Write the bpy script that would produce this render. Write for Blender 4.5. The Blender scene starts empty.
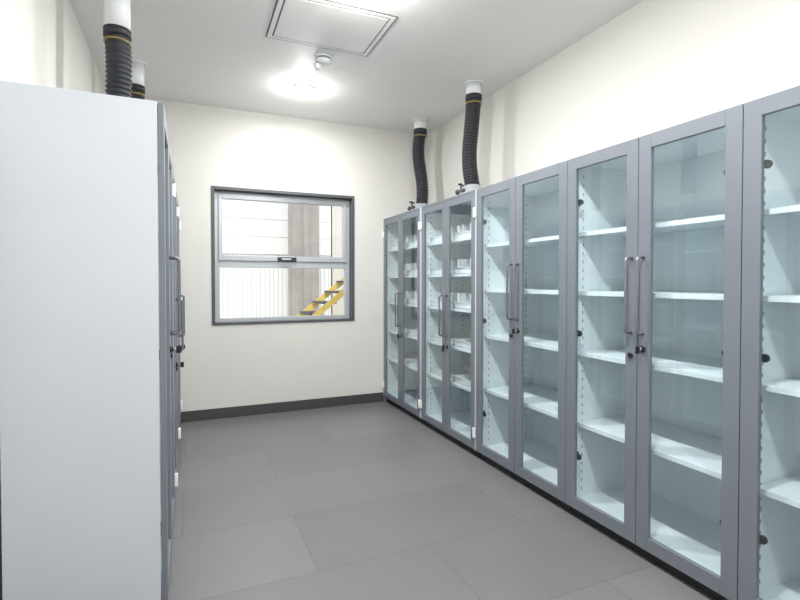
import bpy, bmesh, math
from mathutils import Vector, Matrix
R=math.radians
scn=bpy.context.scene
# ------------------------------------------------------------------ materials
def mat(name,col,rough=0.5,metal=0.0,spec=0.5,noise=0.0,nscale=6.0,bump=0.0,emit=None,estr=0):
    m=bpy.data.materials.new(name); m.use_nodes=True
    nt=m.node_tree; b=nt.nodes["Principled BSDF"]
    b.inputs["Base Color"].default_value=(*col,1)
    b.inputs["Roughness"].default_value=rough
    b.inputs["Metallic"].default_value=metal
    b.inputs["Specular IOR Level"].default_value=spec
    if noise>0 or bump>0:
        tc=nt.nodes.new("ShaderNodeTexCoord"); n=nt.nodes.new("ShaderNodeTexNoise")
        n.inputs["Scale"].default_value=nscale; n.inputs["Detail"].default_value=6
        nt.links.new(tc.outputs["Object"],n.inputs["Vector"])
        if noise>0:
            r=nt.nodes.new("ShaderNodeValToRGB")
            r.color_ramp.elements[0].position=0.3; r.color_ramp.elements[1].position=0.7
            r.color_ramp.elements[0].color=(*[c*(1-noise) for c in col],1)
            r.color_ramp.elements[1].color=(*[min(1,c*(1+noise)) for c in col],1)
            nt.links.new(n.outputs["Fac"],r.inputs["Fac"]); nt.links.new(r.outputs["Color"],b.inputs["Base Color"])
        if bump>0:
            n2=nt.nodes.new("ShaderNodeTexNoise"); n2.inputs["Scale"].default_value=180
            nt.links.new(tc.outputs["Object"],n2.inputs["Vector"])
            bp=nt.nodes.new("ShaderNodeBump"); bp.inputs["Strength"].default_value=bump; bp.inputs["Distance"].default_value=0.002
            nt.links.new(n2.outputs["Fac"],bp.inputs["Height"]); nt.links.new(bp.outputs["Normal"],b.inputs["Normal"])
    if emit:
        b.inputs["Emission Color"].default_value=(*emit,1); b.inputs["Emission Strength"].default_value=estr
    return m
def glassmat(name,tint,f0=0.07):
    m=bpy.data.materials.new(name); m.use_nodes=True; nt=m.node_tree
    for n in list(nt.nodes):
        if n.type!='OUTPUT_MATERIAL': nt.nodes.remove(n)
    out=[n for n in nt.nodes if n.type=='OUTPUT_MATERIAL'][0]
    t=nt.nodes.new("ShaderNodeBsdfTransparent"); t.inputs[0].default_value=(*tint,1)
    g=nt.nodes.new("ShaderNodeBsdfGlossy"); g.inputs["Roughness"].default_value=0.01
    g.inputs["Color"].default_value=(0.95,1,1,1)
    # thin-pane Schlick reflectance, identical from both faces
    ge=nt.nodes.new("ShaderNodeNewGeometry")
    dp=nt.nodes.new("ShaderNodeVectorMath"); dp.operation='DOT_PRODUCT'
    nt.links.new(ge.outputs["Normal"],dp.inputs[0]); nt.links.new(ge.outputs["Incoming"],dp.inputs[1])
    def mt(op,a,b=None):
        n=nt.nodes.new("ShaderNodeMath"); n.operation=op
        for i,v in enumerate((a,b)):
            if v is None: continue
            if isinstance(v,(int,float)): n.inputs[i].default_value=v
            else: nt.links.new(v,n.inputs[i])
        return n.outputs[0]
    c=mt('ABSOLUTE',dp.outputs["Value"]); c=mt('SUBTRACT',1.0,c); c=mt('POWER',c,5.0)
    c=mt('MULTIPLY',c,1-f0); c=mt('ADD',c,f0)
    mx=nt.nodes.new("ShaderNodeMixShader"); nt.links.new(c,mx.inputs[0])
    nt.links.new(t.outputs[0],mx.inputs[1]); nt.links.new(g.outputs[0],mx.inputs[2]); nt.links.new(mx.outputs[0],out.inputs[0])
    return m
M={}
M['wall']=mat("wall_paint_cream",(0.71,0.70,0.665),0.75,noise=0.012,nscale=1.5,bump=0.15)
M['ceil']=mat("ceiling_paint",(0.86,0.855,0.835),0.55,noise=0.01,nscale=1.0)
M['white']=mat("white_powder_coat",(0.84,0.895,0.925),0.4)
M['side']=mat("cabinet_side_paint",(0.56,0.60,0.66),0.35,noise=0.015,nscale=2)
M['grey']=mat("grey_powder_coat",(0.165,0.183,0.215),0.36,noise=0.03,nscale=3)
M['black']=mat("black_plastic",(0.012,0.012,0.014),0.4)
M['plinth']=mat("plinth_black",(0.02,0.02,0.022),0.5)
M['steel']=mat("brushed_steel",(0.42,0.43,0.45),0.3,metal=0.9,noise=0.04,nscale=20)
M['hdl']=mat("handle_grey",(0.20,0.21,0.24),0.35,metal=0.5)
M['slot']=mat("slot_shadow_grey",(0.30,0.35,0.38),0.8)
M['wplas']=mat("white_plastic",(0.82,0.84,0.85),0.4)
M['base']=mat("baseboard_dark",(0.06,0.058,0.06),0.5,noise=0.05,nscale=8)
M['alu']=mat("window_aluminium",(0.47,0.50,0.53),0.35,metal=0.2)
M['dark']=mat("window_dark_frame",(0.075,0.082,0.095),0.45)
M['seam']=mat("hatch_seam_dark",(0.12,0.12,0.12),0.6)
M['duct']=mat("black_rubber_duct",(0.022,0.025,0.032),0.5)
M['glass']=glassmat("cabinet_glass",(0.89,0.95,0.965),.095)
M['wglass']=glassmat("window_glass",(0.95,0.97,0.97),.07)
M['lamp']=mat("lamp_diffuser",(1,1,1),0.5,emit=(1,0.99,0.96),estr=22)
M['yellow']=mat("yellow_paint",(0.80,0.58,0.14),0.5)
M['facade']=mat("facade_white_metal",(0.86,0.86,0.85),0.6,noise=0.02,nscale=1)
M['fline']=mat("facade_seam_grey",(0.60,0.60,0.61),0.6)
M['col']=mat("column_taupe",(0.37,0.335,0.315),0.8,noise=0.15,nscale=3)
M['facade2']=mat("facade_pale_beige",(0.70,0.65,0.59),0.7,noise=0.03,nscale=1)
M['ground']=mat("outdoor_concrete",(0.45,0.45,0.43),0.9,noise=0.08,nscale=2)
M['gold']=mat("duct_label_gold",(0.35,0.25,0.08),0.5)
M['navy']=mat("dark_navy_steel",(0.05,0.06,0.09),0.5)

# floor tiles
fm=bpy.data.materials.new("floor_grey_tiles"); fm.use_nodes=True; nt=fm.node_tree; b=nt.nodes["Principled BSDF"]
tc=nt.nodes.new("ShaderNodeTexCoord"); mp=nt.nodes.new("ShaderNodeMapping"); mp.inputs["Location"].default_value=(0.05,0.15,0)
br=nt.nodes.new("ShaderNodeTexBrick"); br.offset=0.5
br.inputs["Scale"].default_value=1; br.inputs["Brick Width"].default_value=1.2; br.inputs["Row Height"].default_value=0.6
br.inputs["Mortar Size"].default_value=0.0025; br.inputs["Mortar Smooth"].default_value=0.2
br.inputs["Color1"].default_value=(0.150,0.147,0.155,1); br.inputs["Color2"].default_value=(0.172,0.169,0.176,1); br.inputs["Mortar"].default_value=(0.105,0.102,0.107,1)
no=nt.nodes.new("ShaderNodeTexNoise"); no.inputs["Scale"].default_value=1.3; no.inputs["Detail"].default_value=4; no.inputs["Roughness"].default_value=0.5
mr=nt.nodes.new("ShaderNodeMapRange"); mr.inputs[1].default_value=0.3; mr.inputs[2].default_value=0.7; mr.inputs[3].default_value=0.94; mr.inputs[4].default_value=1.06
mx=nt.nodes.new("ShaderNodeMix"); mx.data_type='RGBA'; mx.blend_type='MULTIPLY'; mx.inputs[0].default_value=1
L=nt.links.new
L(tc.outputs["Object"],mp.inputs[0]); L(mp.outputs[0],br.inputs["Vector"]); L(tc.outputs["Object"],no.inputs["Vector"])
L(no.outputs["Fac"],mr.inputs[0]); L(br.outputs["Color"],mx.inputs[6]); L(mr.outputs[0],mx.inputs[7]); L(mx.outputs[2],b.inputs["Base Color"])
mr2=nt.nodes.new("ShaderNodeMapRange"); mr2.inputs[3].default_value=0.28; mr2.inputs[4].default_value=0.36
L(no.outputs["Fac"],mr2.inputs[0]); L(mr2.outputs[0],b.inputs["Roughness"])
M['floor']=fm

# ------------------------------------------------------------------ mesh builder
class MB:
    def __init__(s): s.bm=bmesh.new(); s.mats=[]
    def mi(s,k):
        if k not in s.mats: s.mats.append(k)
        return s.mats.index(k)
    def box(s,x0,x1,y0,y1,z0,z1,k):
        x0,x1=sorted((x0,x1)); y0,y1=sorted((y0,y1)); z0,z1=sorted((z0,z1))
        v=[s.bm.verts.new(p) for p in [(x0,y0,z0),(x1,y0,z0),(x1,y1,z0),(x0,y1,z0),(x0,y0,z1),(x1,y0,z1),(x1,y1,z1),(x0,y1,z1)]]
        i=s.mi(k)
        for f in [(3,2,1,0),(4,5,6,7),(0,1,5,4),(1,2,6,5),(2,3,7,6),(3,0,4,7)]:
            s.bm.faces.new([v[a] for a in f]).material_index=i
        return s
    def quad(s,pts,k):
        f=s.bm.faces.new([s.bm.verts.new(p) for p in pts]); f.material_index=s.mi(k)
    def tube(s,path,rad,k,seg=16,cap=True):
        path=[Vector(p) for p in path]; n=len(path)
        if not hasattr(rad,'__len__'): rad=[rad]*n
        i=s.mi(k); rings=[]; up=None
        for a in range(n):
            t=(path[min(a+1,n-1)]-path[max(a-1,0)]).normalized()
            if up is None:
                up=Vector((1,0,0)) if abs(t.x)<0.9 else Vector((0,1,0))
            up=(up-t*up.dot(t)).normalized(); w=t.cross(up)
            rings.append([s.bm.verts.new(path[a]+(up*math.cos(q)+w*math.sin(q))*rad[a]) for q in [2*math.pi*j/seg for j in range(seg)]])
        for a in range(n-1):
            for j in range(seg):
                f=s.bm.faces.new([rings[a][j],rings[a][(j+1)%seg],rings[a+1][(j+1)%seg],rings[a+1][j]]); f.material_index=i; f.smooth=True
        if cap:
            f=s.bm.faces.new(rings[0][::-1]); f.material_index=i
            f=s.bm.faces.new(rings[-1]); f.material_index=i
    def cyl(s,p0,p1,r,k,seg=24): s.tube([p0,p1],r,k,seg)
    def obj(s,name,parent=None,bevel=0):
        bmesh.ops.recalc_face_normals(s.bm,faces=s.bm.faces)
        me=bpy.data.meshes.new(name); s.bm.to_mesh(me); s.bm.free()
        for k in s.mats: me.materials.append(M[k])
        o=bpy.data.objects.new(name,me); scn.collection.objects.link(o)
        if parent: o.parent=parent
        if bevel:
            md=o.modifiers.new("bevel","BEVEL"); md.width=bevel; md.segments=2; md.limit_method='ANGLE'; md.angle_limit=R(50)
        return o
def empty(name,loc=(0,0,0)):
    o=bpy.data.objects.new(name,None); o.empty_display_size=0.1; scn.collection.objects.link(o); return o

# ------------------------------------------------------------------ room
XL,XR,YN,YB,H=-0.68,2.60,-1.4,5.20,3.13
m=MB(); m.box(XL-.15,XR+.15,YN-.15,YB+.15,-0.1,0,'floor'); m.obj("floor")
m=MB(); m.box(XL-.15,XR+.15,YN-.15,YB+.15,H,H+.12,'ceil'); m.obj("ceiling")
m=MB(); m.box(XL-.15,XL,YN-.15,YB+.15,0,H,'wall'); m.obj("wall_left")
m=MB(); m.box(XR,XR+.15,YN-.15,YB+.15,0,H,'wall'); m.obj("wall_right")
m=MB(); m.box(XL,XR,YN-.15,YN,0,H,'wall'); m.obj("wall_front")
wx0,wx1,wz0,wz1=0.20,1.695,0.945,2.34
m=MB()
m.box(XL,wx0,YB,YB+.15,0,H,'wall'); m.box(wx1,XR,YB,YB+.15,0,H,'wall')
m.box(wx0,wx1,YB,YB+.15,0,wz0,'wall'); m.box(wx0,wx1,YB,YB+.15,wz1,H,'wall'); m.obj("wall_back")
m=MB(); m.box(-0.09,2.05,YB-.014,YB,0,0.105,'base'); m.obj("baseboard_back",bevel=.002)
m=MB(); m.box(XL,XL+.014,YN,2.14,0,0.105,'base'); m.obj("baseboard_left",bevel=.002)

# window
w=empty("window_1")
m=MB(); t=.03; yo=YB-.012; yi=YB+.15
m.box(wx0,wx0+t,yo,yi,wz0,wz1,'dark'); m.box(wx1-t,wx1,yo,yi,wz0,wz1,'dark')
m.box(wx0+t,wx1-t,yo,yi,wz1-t,wz1,'dark'); m.box(wx0+t,wx1-t,yo,yi,wz0,wz0+t*.7,'dark'); m.obj("outer_reveal_frame",w,.002)
yf=YB+.085; yg=YB+.125
a0,a1,c0,c1=wx0+t,wx1-t,wz0+t*.7,wz1-t
m=MB(); fw=.05
m.box(a0,a0+fw,yf,yi,c0,c1,'alu'); m.box(a1-fw,a1,yf,yi,c0,c1,'alu')
m.box(a0+fw,a1-fw,yf,yi,c1-fw*.7,c1,'alu'); m.box(a0+fw,a1-fw,yf,yi,c0,c0+fw*.8,'alu')
m.box(a0+fw,a1-fw,yf,yi,1.53,1.60,'alu'); m.obj("aluminium_frame",w,.003)
m=MB(); s0,s1=a0+fw,a1-fw; q=.028   # upper opening sash
ys=yf-.018
m.box(s0-.01,s0+q,ys,yg,1.60,c1-.03,'alu'); m.box(s1-q,s1+.01,ys,yg,1.60,c1-.03,'alu')
m.box(s0+q,s1-q,ys,yg,1.60,1.655,'alu'); m.box(s0+q,s1-q,ys,yg,c1-.075,c1-.03,'alu'); m.obj("awning_sash",w,.003)
m=MB(); m.quad([(s0,yg-.02,1.61),(s1,yg-.02,1.61),(s1,yg-.02,c1-.04),(s0,yg-.02,c1-.04)],'wglass')
m.quad([(s0,yg,c0+.02),(s1,yg,c0+.02),(s1,yg,1.54),(s0,yg,1.54)],'wglass'); m.obj("glass_panes",w)
m=MB(); m.box(.86,1.06,ys-.012,ys,1.60,1.645,'black'); m.box(.90,1.00,ys-.035,ys-.012,1.612,1.632,'alu'); m.obj("sash_handle",w,.004)

# ------------------------------------------------------------------ cabinets
CH=2.10; DP=.54
def cabinet(xf,s,y0,y1,style):
    e=empty("glass_door_cabinet"); X=lambda u: xf+s*u
    ym=(y0+y1)/2; g=.0015; y0+=g; y1-=g; dt=.022
    sp=.018 if style=='A' else .014
    m=MB(); bf=dt+.002 if style=='A' else 0.0
    for (a,b_) in ((y0,y0+sp),(y1-sp,y1)):
        m.box(X(bf),X(DP),a,b_,0.06,CH,'side')
    m.box(X(DP-.01),X(DP),y0+sp,y1-sp,.06,CH-.018,'white')
    m.box(X(dt+.004),X(DP-.01),y0+sp,y1-sp,.075,.095,'white')
    m.box(X(0 if style=='B' else dt+.002),X(DP),y0+sp,y1-sp,CH-.018,CH,'grey')
    m.box(X(dt+.004),X(DP-.01),y0+sp,y1-sp,CH-.03,CH-.019,'white')
    m.obj("carcass",e,.0015)
    m=MB()
    for (a,b_) in ((y0+sp,y0+sp+.003),(y1-sp-.003,y1-sp)):
        m.box(X(dt+.006),X(DP-.01),a,b_,.095,CH-.03,'white')
    m.obj("liner",e)
    m=MB(); m.box(X(.045),X(DP),y0+.005,y1-.005,0,.06,'plinth'); m.obj("plinth",e)
    zs=[1.67,1.325,.97,.55] if style=='A' else [1.75,1.45,1.15,.82,.50,]
    m=MB()
    for z in zs:
        m.box(X(.06),X(DP-.012),y0+sp+.006,y1-sp-.006,z-.004,z,'white')
        m.box(X(.06),X(.062),y0+sp+.006,y1-sp-.006,z-.024,z-.004,'white')
        m.box(X(DP-.014),X(DP-.012),y0+sp+.006,y1-sp-.006,z-.024,z-.004,'white')
    m.obj("shelves",e,.001)
    m=MB()
    for u in (.085,.44):
        for (a,d) in ((y0+sp+.003,1),(y1-sp-.003,-1)):
            m.box(X(u),X(u+.03),a,a+d*.004,.10,CH-.035,'white')
            z=.14
            while z<CH-.06:
                m.box(X(u+.011),X(u+.019),a+d*.004,a+d*.0046,z,z+.018,'slot'); z+=.05
    m.obj("shelf_standards",e)
    m=MB()
    for z in zs:
        for u in (.07,.43):
            for (a,d) in ((y0+sp+.007,1),(y1-sp-.007,-1)):
                m.box(X(u),X(u+.05),a,a+d*.008,z-.05,z-.025,'white')
    m.obj("shelf_brackets",e,.001)
    dz0=.062; dz1=CH-.004 if style=='A' else CH-.02
    sw=.068 if style=='A' else .058
    ea=0 if style=='A' else sp+.001
    for nm,(a,b_) in (("door_near",(y0+ea,ym-.002)),("door_far",(ym+.002,y1-ea))):
        m=MB()
        m.box(X(0),X(dt),a,a+sw,dz0,dz1,'grey'); m.box(X(0),X(dt),b_-sw,b_,dz0,dz1,'grey')
        m.box(X(0),X(dt),a+sw,b_-sw,dz0,dz0+sw,'grey'); m.box(X(0),X(dt),a+sw,b_-sw,dz1-sw,dz1,'grey')
        o=m.obj(nm,e,.002)
        m=MB(); u=dt*.5
        m.quad([(X(u),a+sw-.005,dz0+sw-.005),(X(u),b_-sw+.005,dz0+sw-.005),(X(u),b_-sw+.005,dz1-sw+.005),(X(u),a+sw-.005,dz1-sw+.005)],'glass')
        m.obj(nm+"_glass",e)
    h0,h1=(1.125,1.50) if style=='A' else (.91,1.26)
    m=MB()
    for d in (-1,1):
        y=ym+d*.034; pr=.042; r=.0075
        pts=[(X(0),y,h0)]+[(X(-pr+.018*(1-math.sin(q))),y,h0+.018*(1-math.cos(q))) for q in [R(t) for t in range(0,91,15)]]
        pts+=[(X(-pr+.018*(1-math.cos(q))),y,h1-.018*(1-math.sin(q))) for q in [R(t) for t in range(0,91,15)]]+[(X(0),y,h1)]
        m.tube(pts,r,'hdl',12)
    m.obj("handles",e)
    m=MB(); zl=1.03 if style=='A' else .80; yl=ym-.036
    m.cyl((X(0),yl,zl+.02),(X(-.012),yl,zl+.02),.016,'black'); m.cyl((X(-.012),yl,zl+.02),(X(-.028),yl,zl+.02),.009,'steel')
    m.box(X(-.028),X(-.05),yl-.003,yl+.003,zl-.0,zl+.035,'black')
    m.cyl((X(0),ym+.036,zl-.02),(X(-.01),ym+.036,zl-.02),.013,'black')
    m.obj("lock",e)
    m=MB()
    for z in (.36,1.08,1.84):
        for (a,d) in ((y0+sp+.004,1),(y1-sp-.004,-1)):
            if style=='A':
                m.box(X(dt+.001),X(dt+.04),a,a+d*.018,z-.016,z+.016,'black')
                m.cyl((X(dt+.002),a+d*(sw-.018),z),(X(dt+.016),a+d*(sw-.018),z),.017,'black')
    if style=='B':
        for z in (.20,1.92):
            for a,d in ((y0,1),(y1,-1)):
                m.box(X(-.012),X(0),a,a+d*.03,z-.035,z+.035,'wplas')
                m.cyl((X(-.012),a+d*.008,z-.04),(X(-.012),a+d*.008,z+.04),.007,'wplas')
    m.obj("hinges",e,.001)
    return e
W=.9865
ys=[1.2445-W,1.2445,1.2445+W,1.2445+2*W,1.2445+3*W]
for i,y in enumerate(ys): cabinet(2.04,1,y,y+W-.0005,'A' if i<3 else 'B')
for i in range(3): cabinet(-.092,-1,2.163+i*.985,2.163+(i+1)*.985,'A' if i==0 else 'B')

# pull-out trays with labware stands on cabinet shelves (right, far units)
def trays(xf,y0,y1):
    m=MB()
    for z in (.50,.82,1.15,1.45,1.75):
        for k in range(2):
            a=y0+.04+k*(y1-y0-.06)/2; b=a+(y1-y0-.06)/2-.02
            x0,x1=xf+.09,xf+.46; h=.055; z0=z+.001
            m.box(x0,x1,a,b,z0,z0+.004,'wplas')
            m.box(x0,x0+.004,a,b,z0,z0+h,'wplas'); m.box(x1-.004,x1,a,b,z0,z0+h,'wplas')
            m.box(x0,x1,a,a+.004,z0,z0+h,'wplas'); m.box(x0,x1,b-.004,b,z0,z0+h,'wplas')
            m.box(x0-.006,x0,a-.004,b+.004,z0+h-.008,z0+h,'wplas')
            if z>1.1:
                n=4
                for j in range(n):
                    yy=a+.03+(b-a-.06)*j/(n-1)
                    m.box(x0+.06,x1-.06,yy-.012,yy+.012,z0+.004,z0+.13,'wplas')
    return m.obj("storage_trays")
trays(2.04,ys[3]+.0,ys[3]+W); trays(2.04,ys[4],ys[4]+W)

# ------------------------------------------------------------------ ducts
def duct(x,y,zt,bend,lean=0.0,r=.064,base=(0,0)):
    e=empty("flexible_exhaust_duct")
    z0=CH+.10; path=[]; rad=[]
    pitch=.026; L_=zt-z0; N=int(L_/pitch)*6
    for i in range(N+1):
        f=i/N; z=z0+L_*f; k=1-f*f*(3-2*f)
        off=bend*math.sin(math.pi*f)+lean*math.sin(2*math.pi*f)
        path.append((x+base[0]*k-off*.4,y+base[1]*k+off,z)); ph=(i%6)/6*2*math.pi
        rad.append(r-.005+.005*math.cos(ph))
    m=MB(); m.tube(path,rad,'duct',24); m.obj("corrugated_hose",e)
    m=MB(); bx,by=x+base[0],y+base[1]; m.tube([(bx,by,CH+.0005),(bx,by,CH+.012),(bx,by,CH+.012),(bx,by,z0+.03)],[r+.025,r+.025,r+.003,r+.003],'alu',28)
    m.obj("base_collar",e)
    m=MB(); m.tube([(x,y,zt-.03),(x,y,zt+.015)],r+.004,'duct',28); m.tube([(x,y,zt-.062),(x,y,zt-.052)],r+.003,'gold',28); m.obj("clamp",e)
    m=MB(); m.tube([(x,y,zt),(x,y,H-.012)],r+.0,'wplas',28); m.tube([(x,y,H-.012),(x,y,H-.0005)],r+.022,'wplas',28); m.obj("ceiling_sleeve",e)
duct(2.31,3.69,3.01,.035,.01,.069,(-.01,-.01))
duct(2.31,4.77,3.02,.012,-.022,.069,(.02,.01))
duct(-.375,3.24,2.82,-.015,.01,.068)
duct(-.385,4.42,2.93,.01,.01,.06)

# gas valves on cabinet tops
def valve(x,y):
    m=MB(); z=CH+.0005
    m.cyl((x,y,z),(x,y,z+.01),.03,'steel'); m.cyl((x,y,z+.01),(x,y,z+.06),.012,'steel')
    m.cyl((x,y-.05,z+.055),(x,y+.05,z+.055),.016,'dark'); m.cyl((x,y+.05,z+.055),(x,y+.065,z+.055),.022,'dark')
    m.cyl((x,y,z+.07),(x,y,z+.105),.008,'dark'); m.tube([(x-.035,y-.02,z+.105),(x,y,z+.115),(x+.035,y+.02,z+.105)],.008,'black',10)
    m.obj("gas_valve",None,.001)
valve(2.13,3.60); valve(2.13,4.60)

# ------------------------------------------------------------------ ceiling items
m=MB(); x0,x1,y0,y1=.505,1.27,2.96,3.57; z=H-.0005
def frame(m,x0,x1,y0,y1,t,za,zb,k):
    m.box(x0,x0+t,y0,y1,za,zb,k); m.box(x1-t,x1,y0,y1,za,zb,k); m.box(x0+t,x1-t,y0,y0+t,za,zb,k); m.box(x0+t,x1-t,y1-t,y1,za,zb,k)
frame(m,x0,x1,y0,y1,.009,z-.006,z,'seam')
frame(m,x0+.009,x1-.009,y0+.009,y1-.009,.03,z-.008,z,'ceil')
frame(m,x0+.039,x1-.039,y0+.039,y1-.039,.010,z-.006,z,'seam')
m.box(x0+.049,x1-.049,y0+.049,y1-.049,z-.010,z,'ceil'); m.obj("ceiling_access_hatch",None,.001)

m=MB(); x,y=.965,3.73
m.tube([(x,y,H-.0005),(x,y,H-.012)],.072,'wplas',32); m.tube([(x,y,H-.012),(x,y,H-.022)],.05,'dark',32)
m.tube([(x,y,H-.022),(x,y,H-.04),(x,y,H-.055)],[.062,.06,.035],'wplas',32)
m.tube([(x-.045,y+.0,H-.045),(x-.045,y,H-.06)],.012,'dark',16)
m.tube([(x-.045,y+.0,H-.06),(x-.045,y,H-.085),(x-.045,y,H-.1)],[.028,.026,.012],'wplas',20)
m.obj("smoke_detector")

# ceiling lamps: trim ring with a shallow opal dome; point light added below brightens the ceiling
def ceiling_lamp(x,y,p):
    e=empty("ceiling_lamp")
    m=MB(); n=40; r=.09
    m.tube([(x,y,H-.0005),(x,y,H-.008),(x,y,H-.014)],[r,r,r-.015],'wplas',n); m.obj("trim_ring",e)
    m=MB(); m.tube([(x,y,H-.014),(x,y,H-.03),(x,y,H-.042),(x,y,H-.048)],[.07,.064,.045,.02],'lamp',n); m.obj("opal_dome",e)
    l=bpy.data.lights.new("lamp_down","AREA"); l.shape='DISK'; l.size=.15; l.energy=p; l.color=(1,.995,.975)
    o=bpy.data.objects.new("lamp_down",l); o.location=(x,y,H-.052); scn.collection.objects.link(o); o.parent=e
    l=bpy.data.lights.new("ceiling_fill","POINT"); l.shadow_soft_size=.03; l.energy=p*.36; l.color=(1,.995,.975)
    o=bpy.data.objects.new("ceiling_fill",l); o.location=(x,y,H-.085); scn.collection.objects.link(o); o.parent=e
for y,p in ((4.36,25),(2.66,44),(1.12,42),(-.48,36)): ceiling_lamp(.95,y,p)  # last lamp behind the camera is unseen, added for soft even light

# ------------------------------------------------------------------ outside
m=MB(); m.box(-8,12,YB+.15,14,-.12,-.02,'ground'); m.obj("outdoor_ground")
m=MB(); i=m.mi('facade'); yy=8.6; p=.075; x=-3
while x<2.35:
    m.quad([(x,yy,-.02),(x+p*.75,yy,-.02),(x+p*.75,yy,6),(x,yy,6)],'facade')
    m.quad([(x+p*.75,yy,-.02),(x+p*.8,yy+.006,-.02),(x+p*.8,yy+.006,6),(x+p*.75,yy,6)],'facade')
    m.quad([(x+p*.8,yy+.006,-.02),(x+p*.95,yy+.006,-.02),(x+p*.95,yy+.006,6),(x+p*.8,yy+.006,6)],'fline')
    m.quad([(x+p*.95,yy+.006,-.02),(x+p,yy,-.02),(x+p,yy,6),(x+p*.95,yy+.006,6)],'facade')
    x+=p
# smooth upper cladding panels above the ribbed band
for z in (1.86,2.16,2.46,2.76,3.06,3.36): m.box(-3,2.35,yy-.02,yy-.001,z,z+.292,'facade')
m.obj("corrugated_facade")
m=MB(); m.box(2.36,6,8.6,8.8,-.02,6,'facade2'); m.obj("neighbour_wall")
m=MB(); m.box(1.55,1.99,8.0,8.4,-.02,6,'col'); m.box(1.50,2.04,7.98,8.42,-.02,.2,'col'); m.box(1.72,1.82,7.97,8.0,.2,6,'col'); m.obj("outdoor_column")
e=empty("outdoor_staircase")
m=MB()
for yy in (6.7,7.4):
    pr=[(.42,0),(.55,0),(3.05,2.0),(2.92,2.0)]
    for dy in (0,.03): m.quad([(a,yy+dy,b) for a,b in pr],'yellow')
    for (a,b),(c,d) in zip(pr,pr[1:]+pr[:1]): m.quad([(a,yy,b),(c,yy,d),(c,yy+.03,d),(a,yy+.03,b)],'yellow')
m.obj("stringers",e)
m=MB()
for j in range(1,13):
    f=j/13; x=.48+2.5*f; z=2.0*f; m.box(x-.10,x+.10,6.73,7.4,z-.012,z+.012,'navy')
m.obj("treads",e)

wd=bpy.data.worlds.new("sky"); scn.world=wd; wd.use_nodes=True
bg=wd.node_tree.nodes["Background"]; bg.inputs[0].default_value=(.92,.96,1,1); bg.inputs[1].default_value=1.45
sl=bpy.data.lights.new("sun","SUN"); sl.energy=2.3; sl.angle=.05; sl.color=(1,.97,.93)
so=bpy.data.objects.new("sun",sl); so.rotation_euler=(R(40),0,R(-15)); scn.collection.objects.link(so)

# ------------------------------------------------------------------ camera
cd=bpy.data.cameras.new("camera"); cd.sensor_width=36; cd.lens=36*484/800; cd.clip_start=.02
cd.shift_y=-.012
co=bpy.data.objects.new("camera",cd); co.location=(0,0,1.38); co.rotation_euler=(R(90-1.0),0,R(-23.45))
scn.collection.objects.link(co); scn.camera=co
scn.view_settings.view_transform='Standard'
scn.view_settings.exposure=0.04
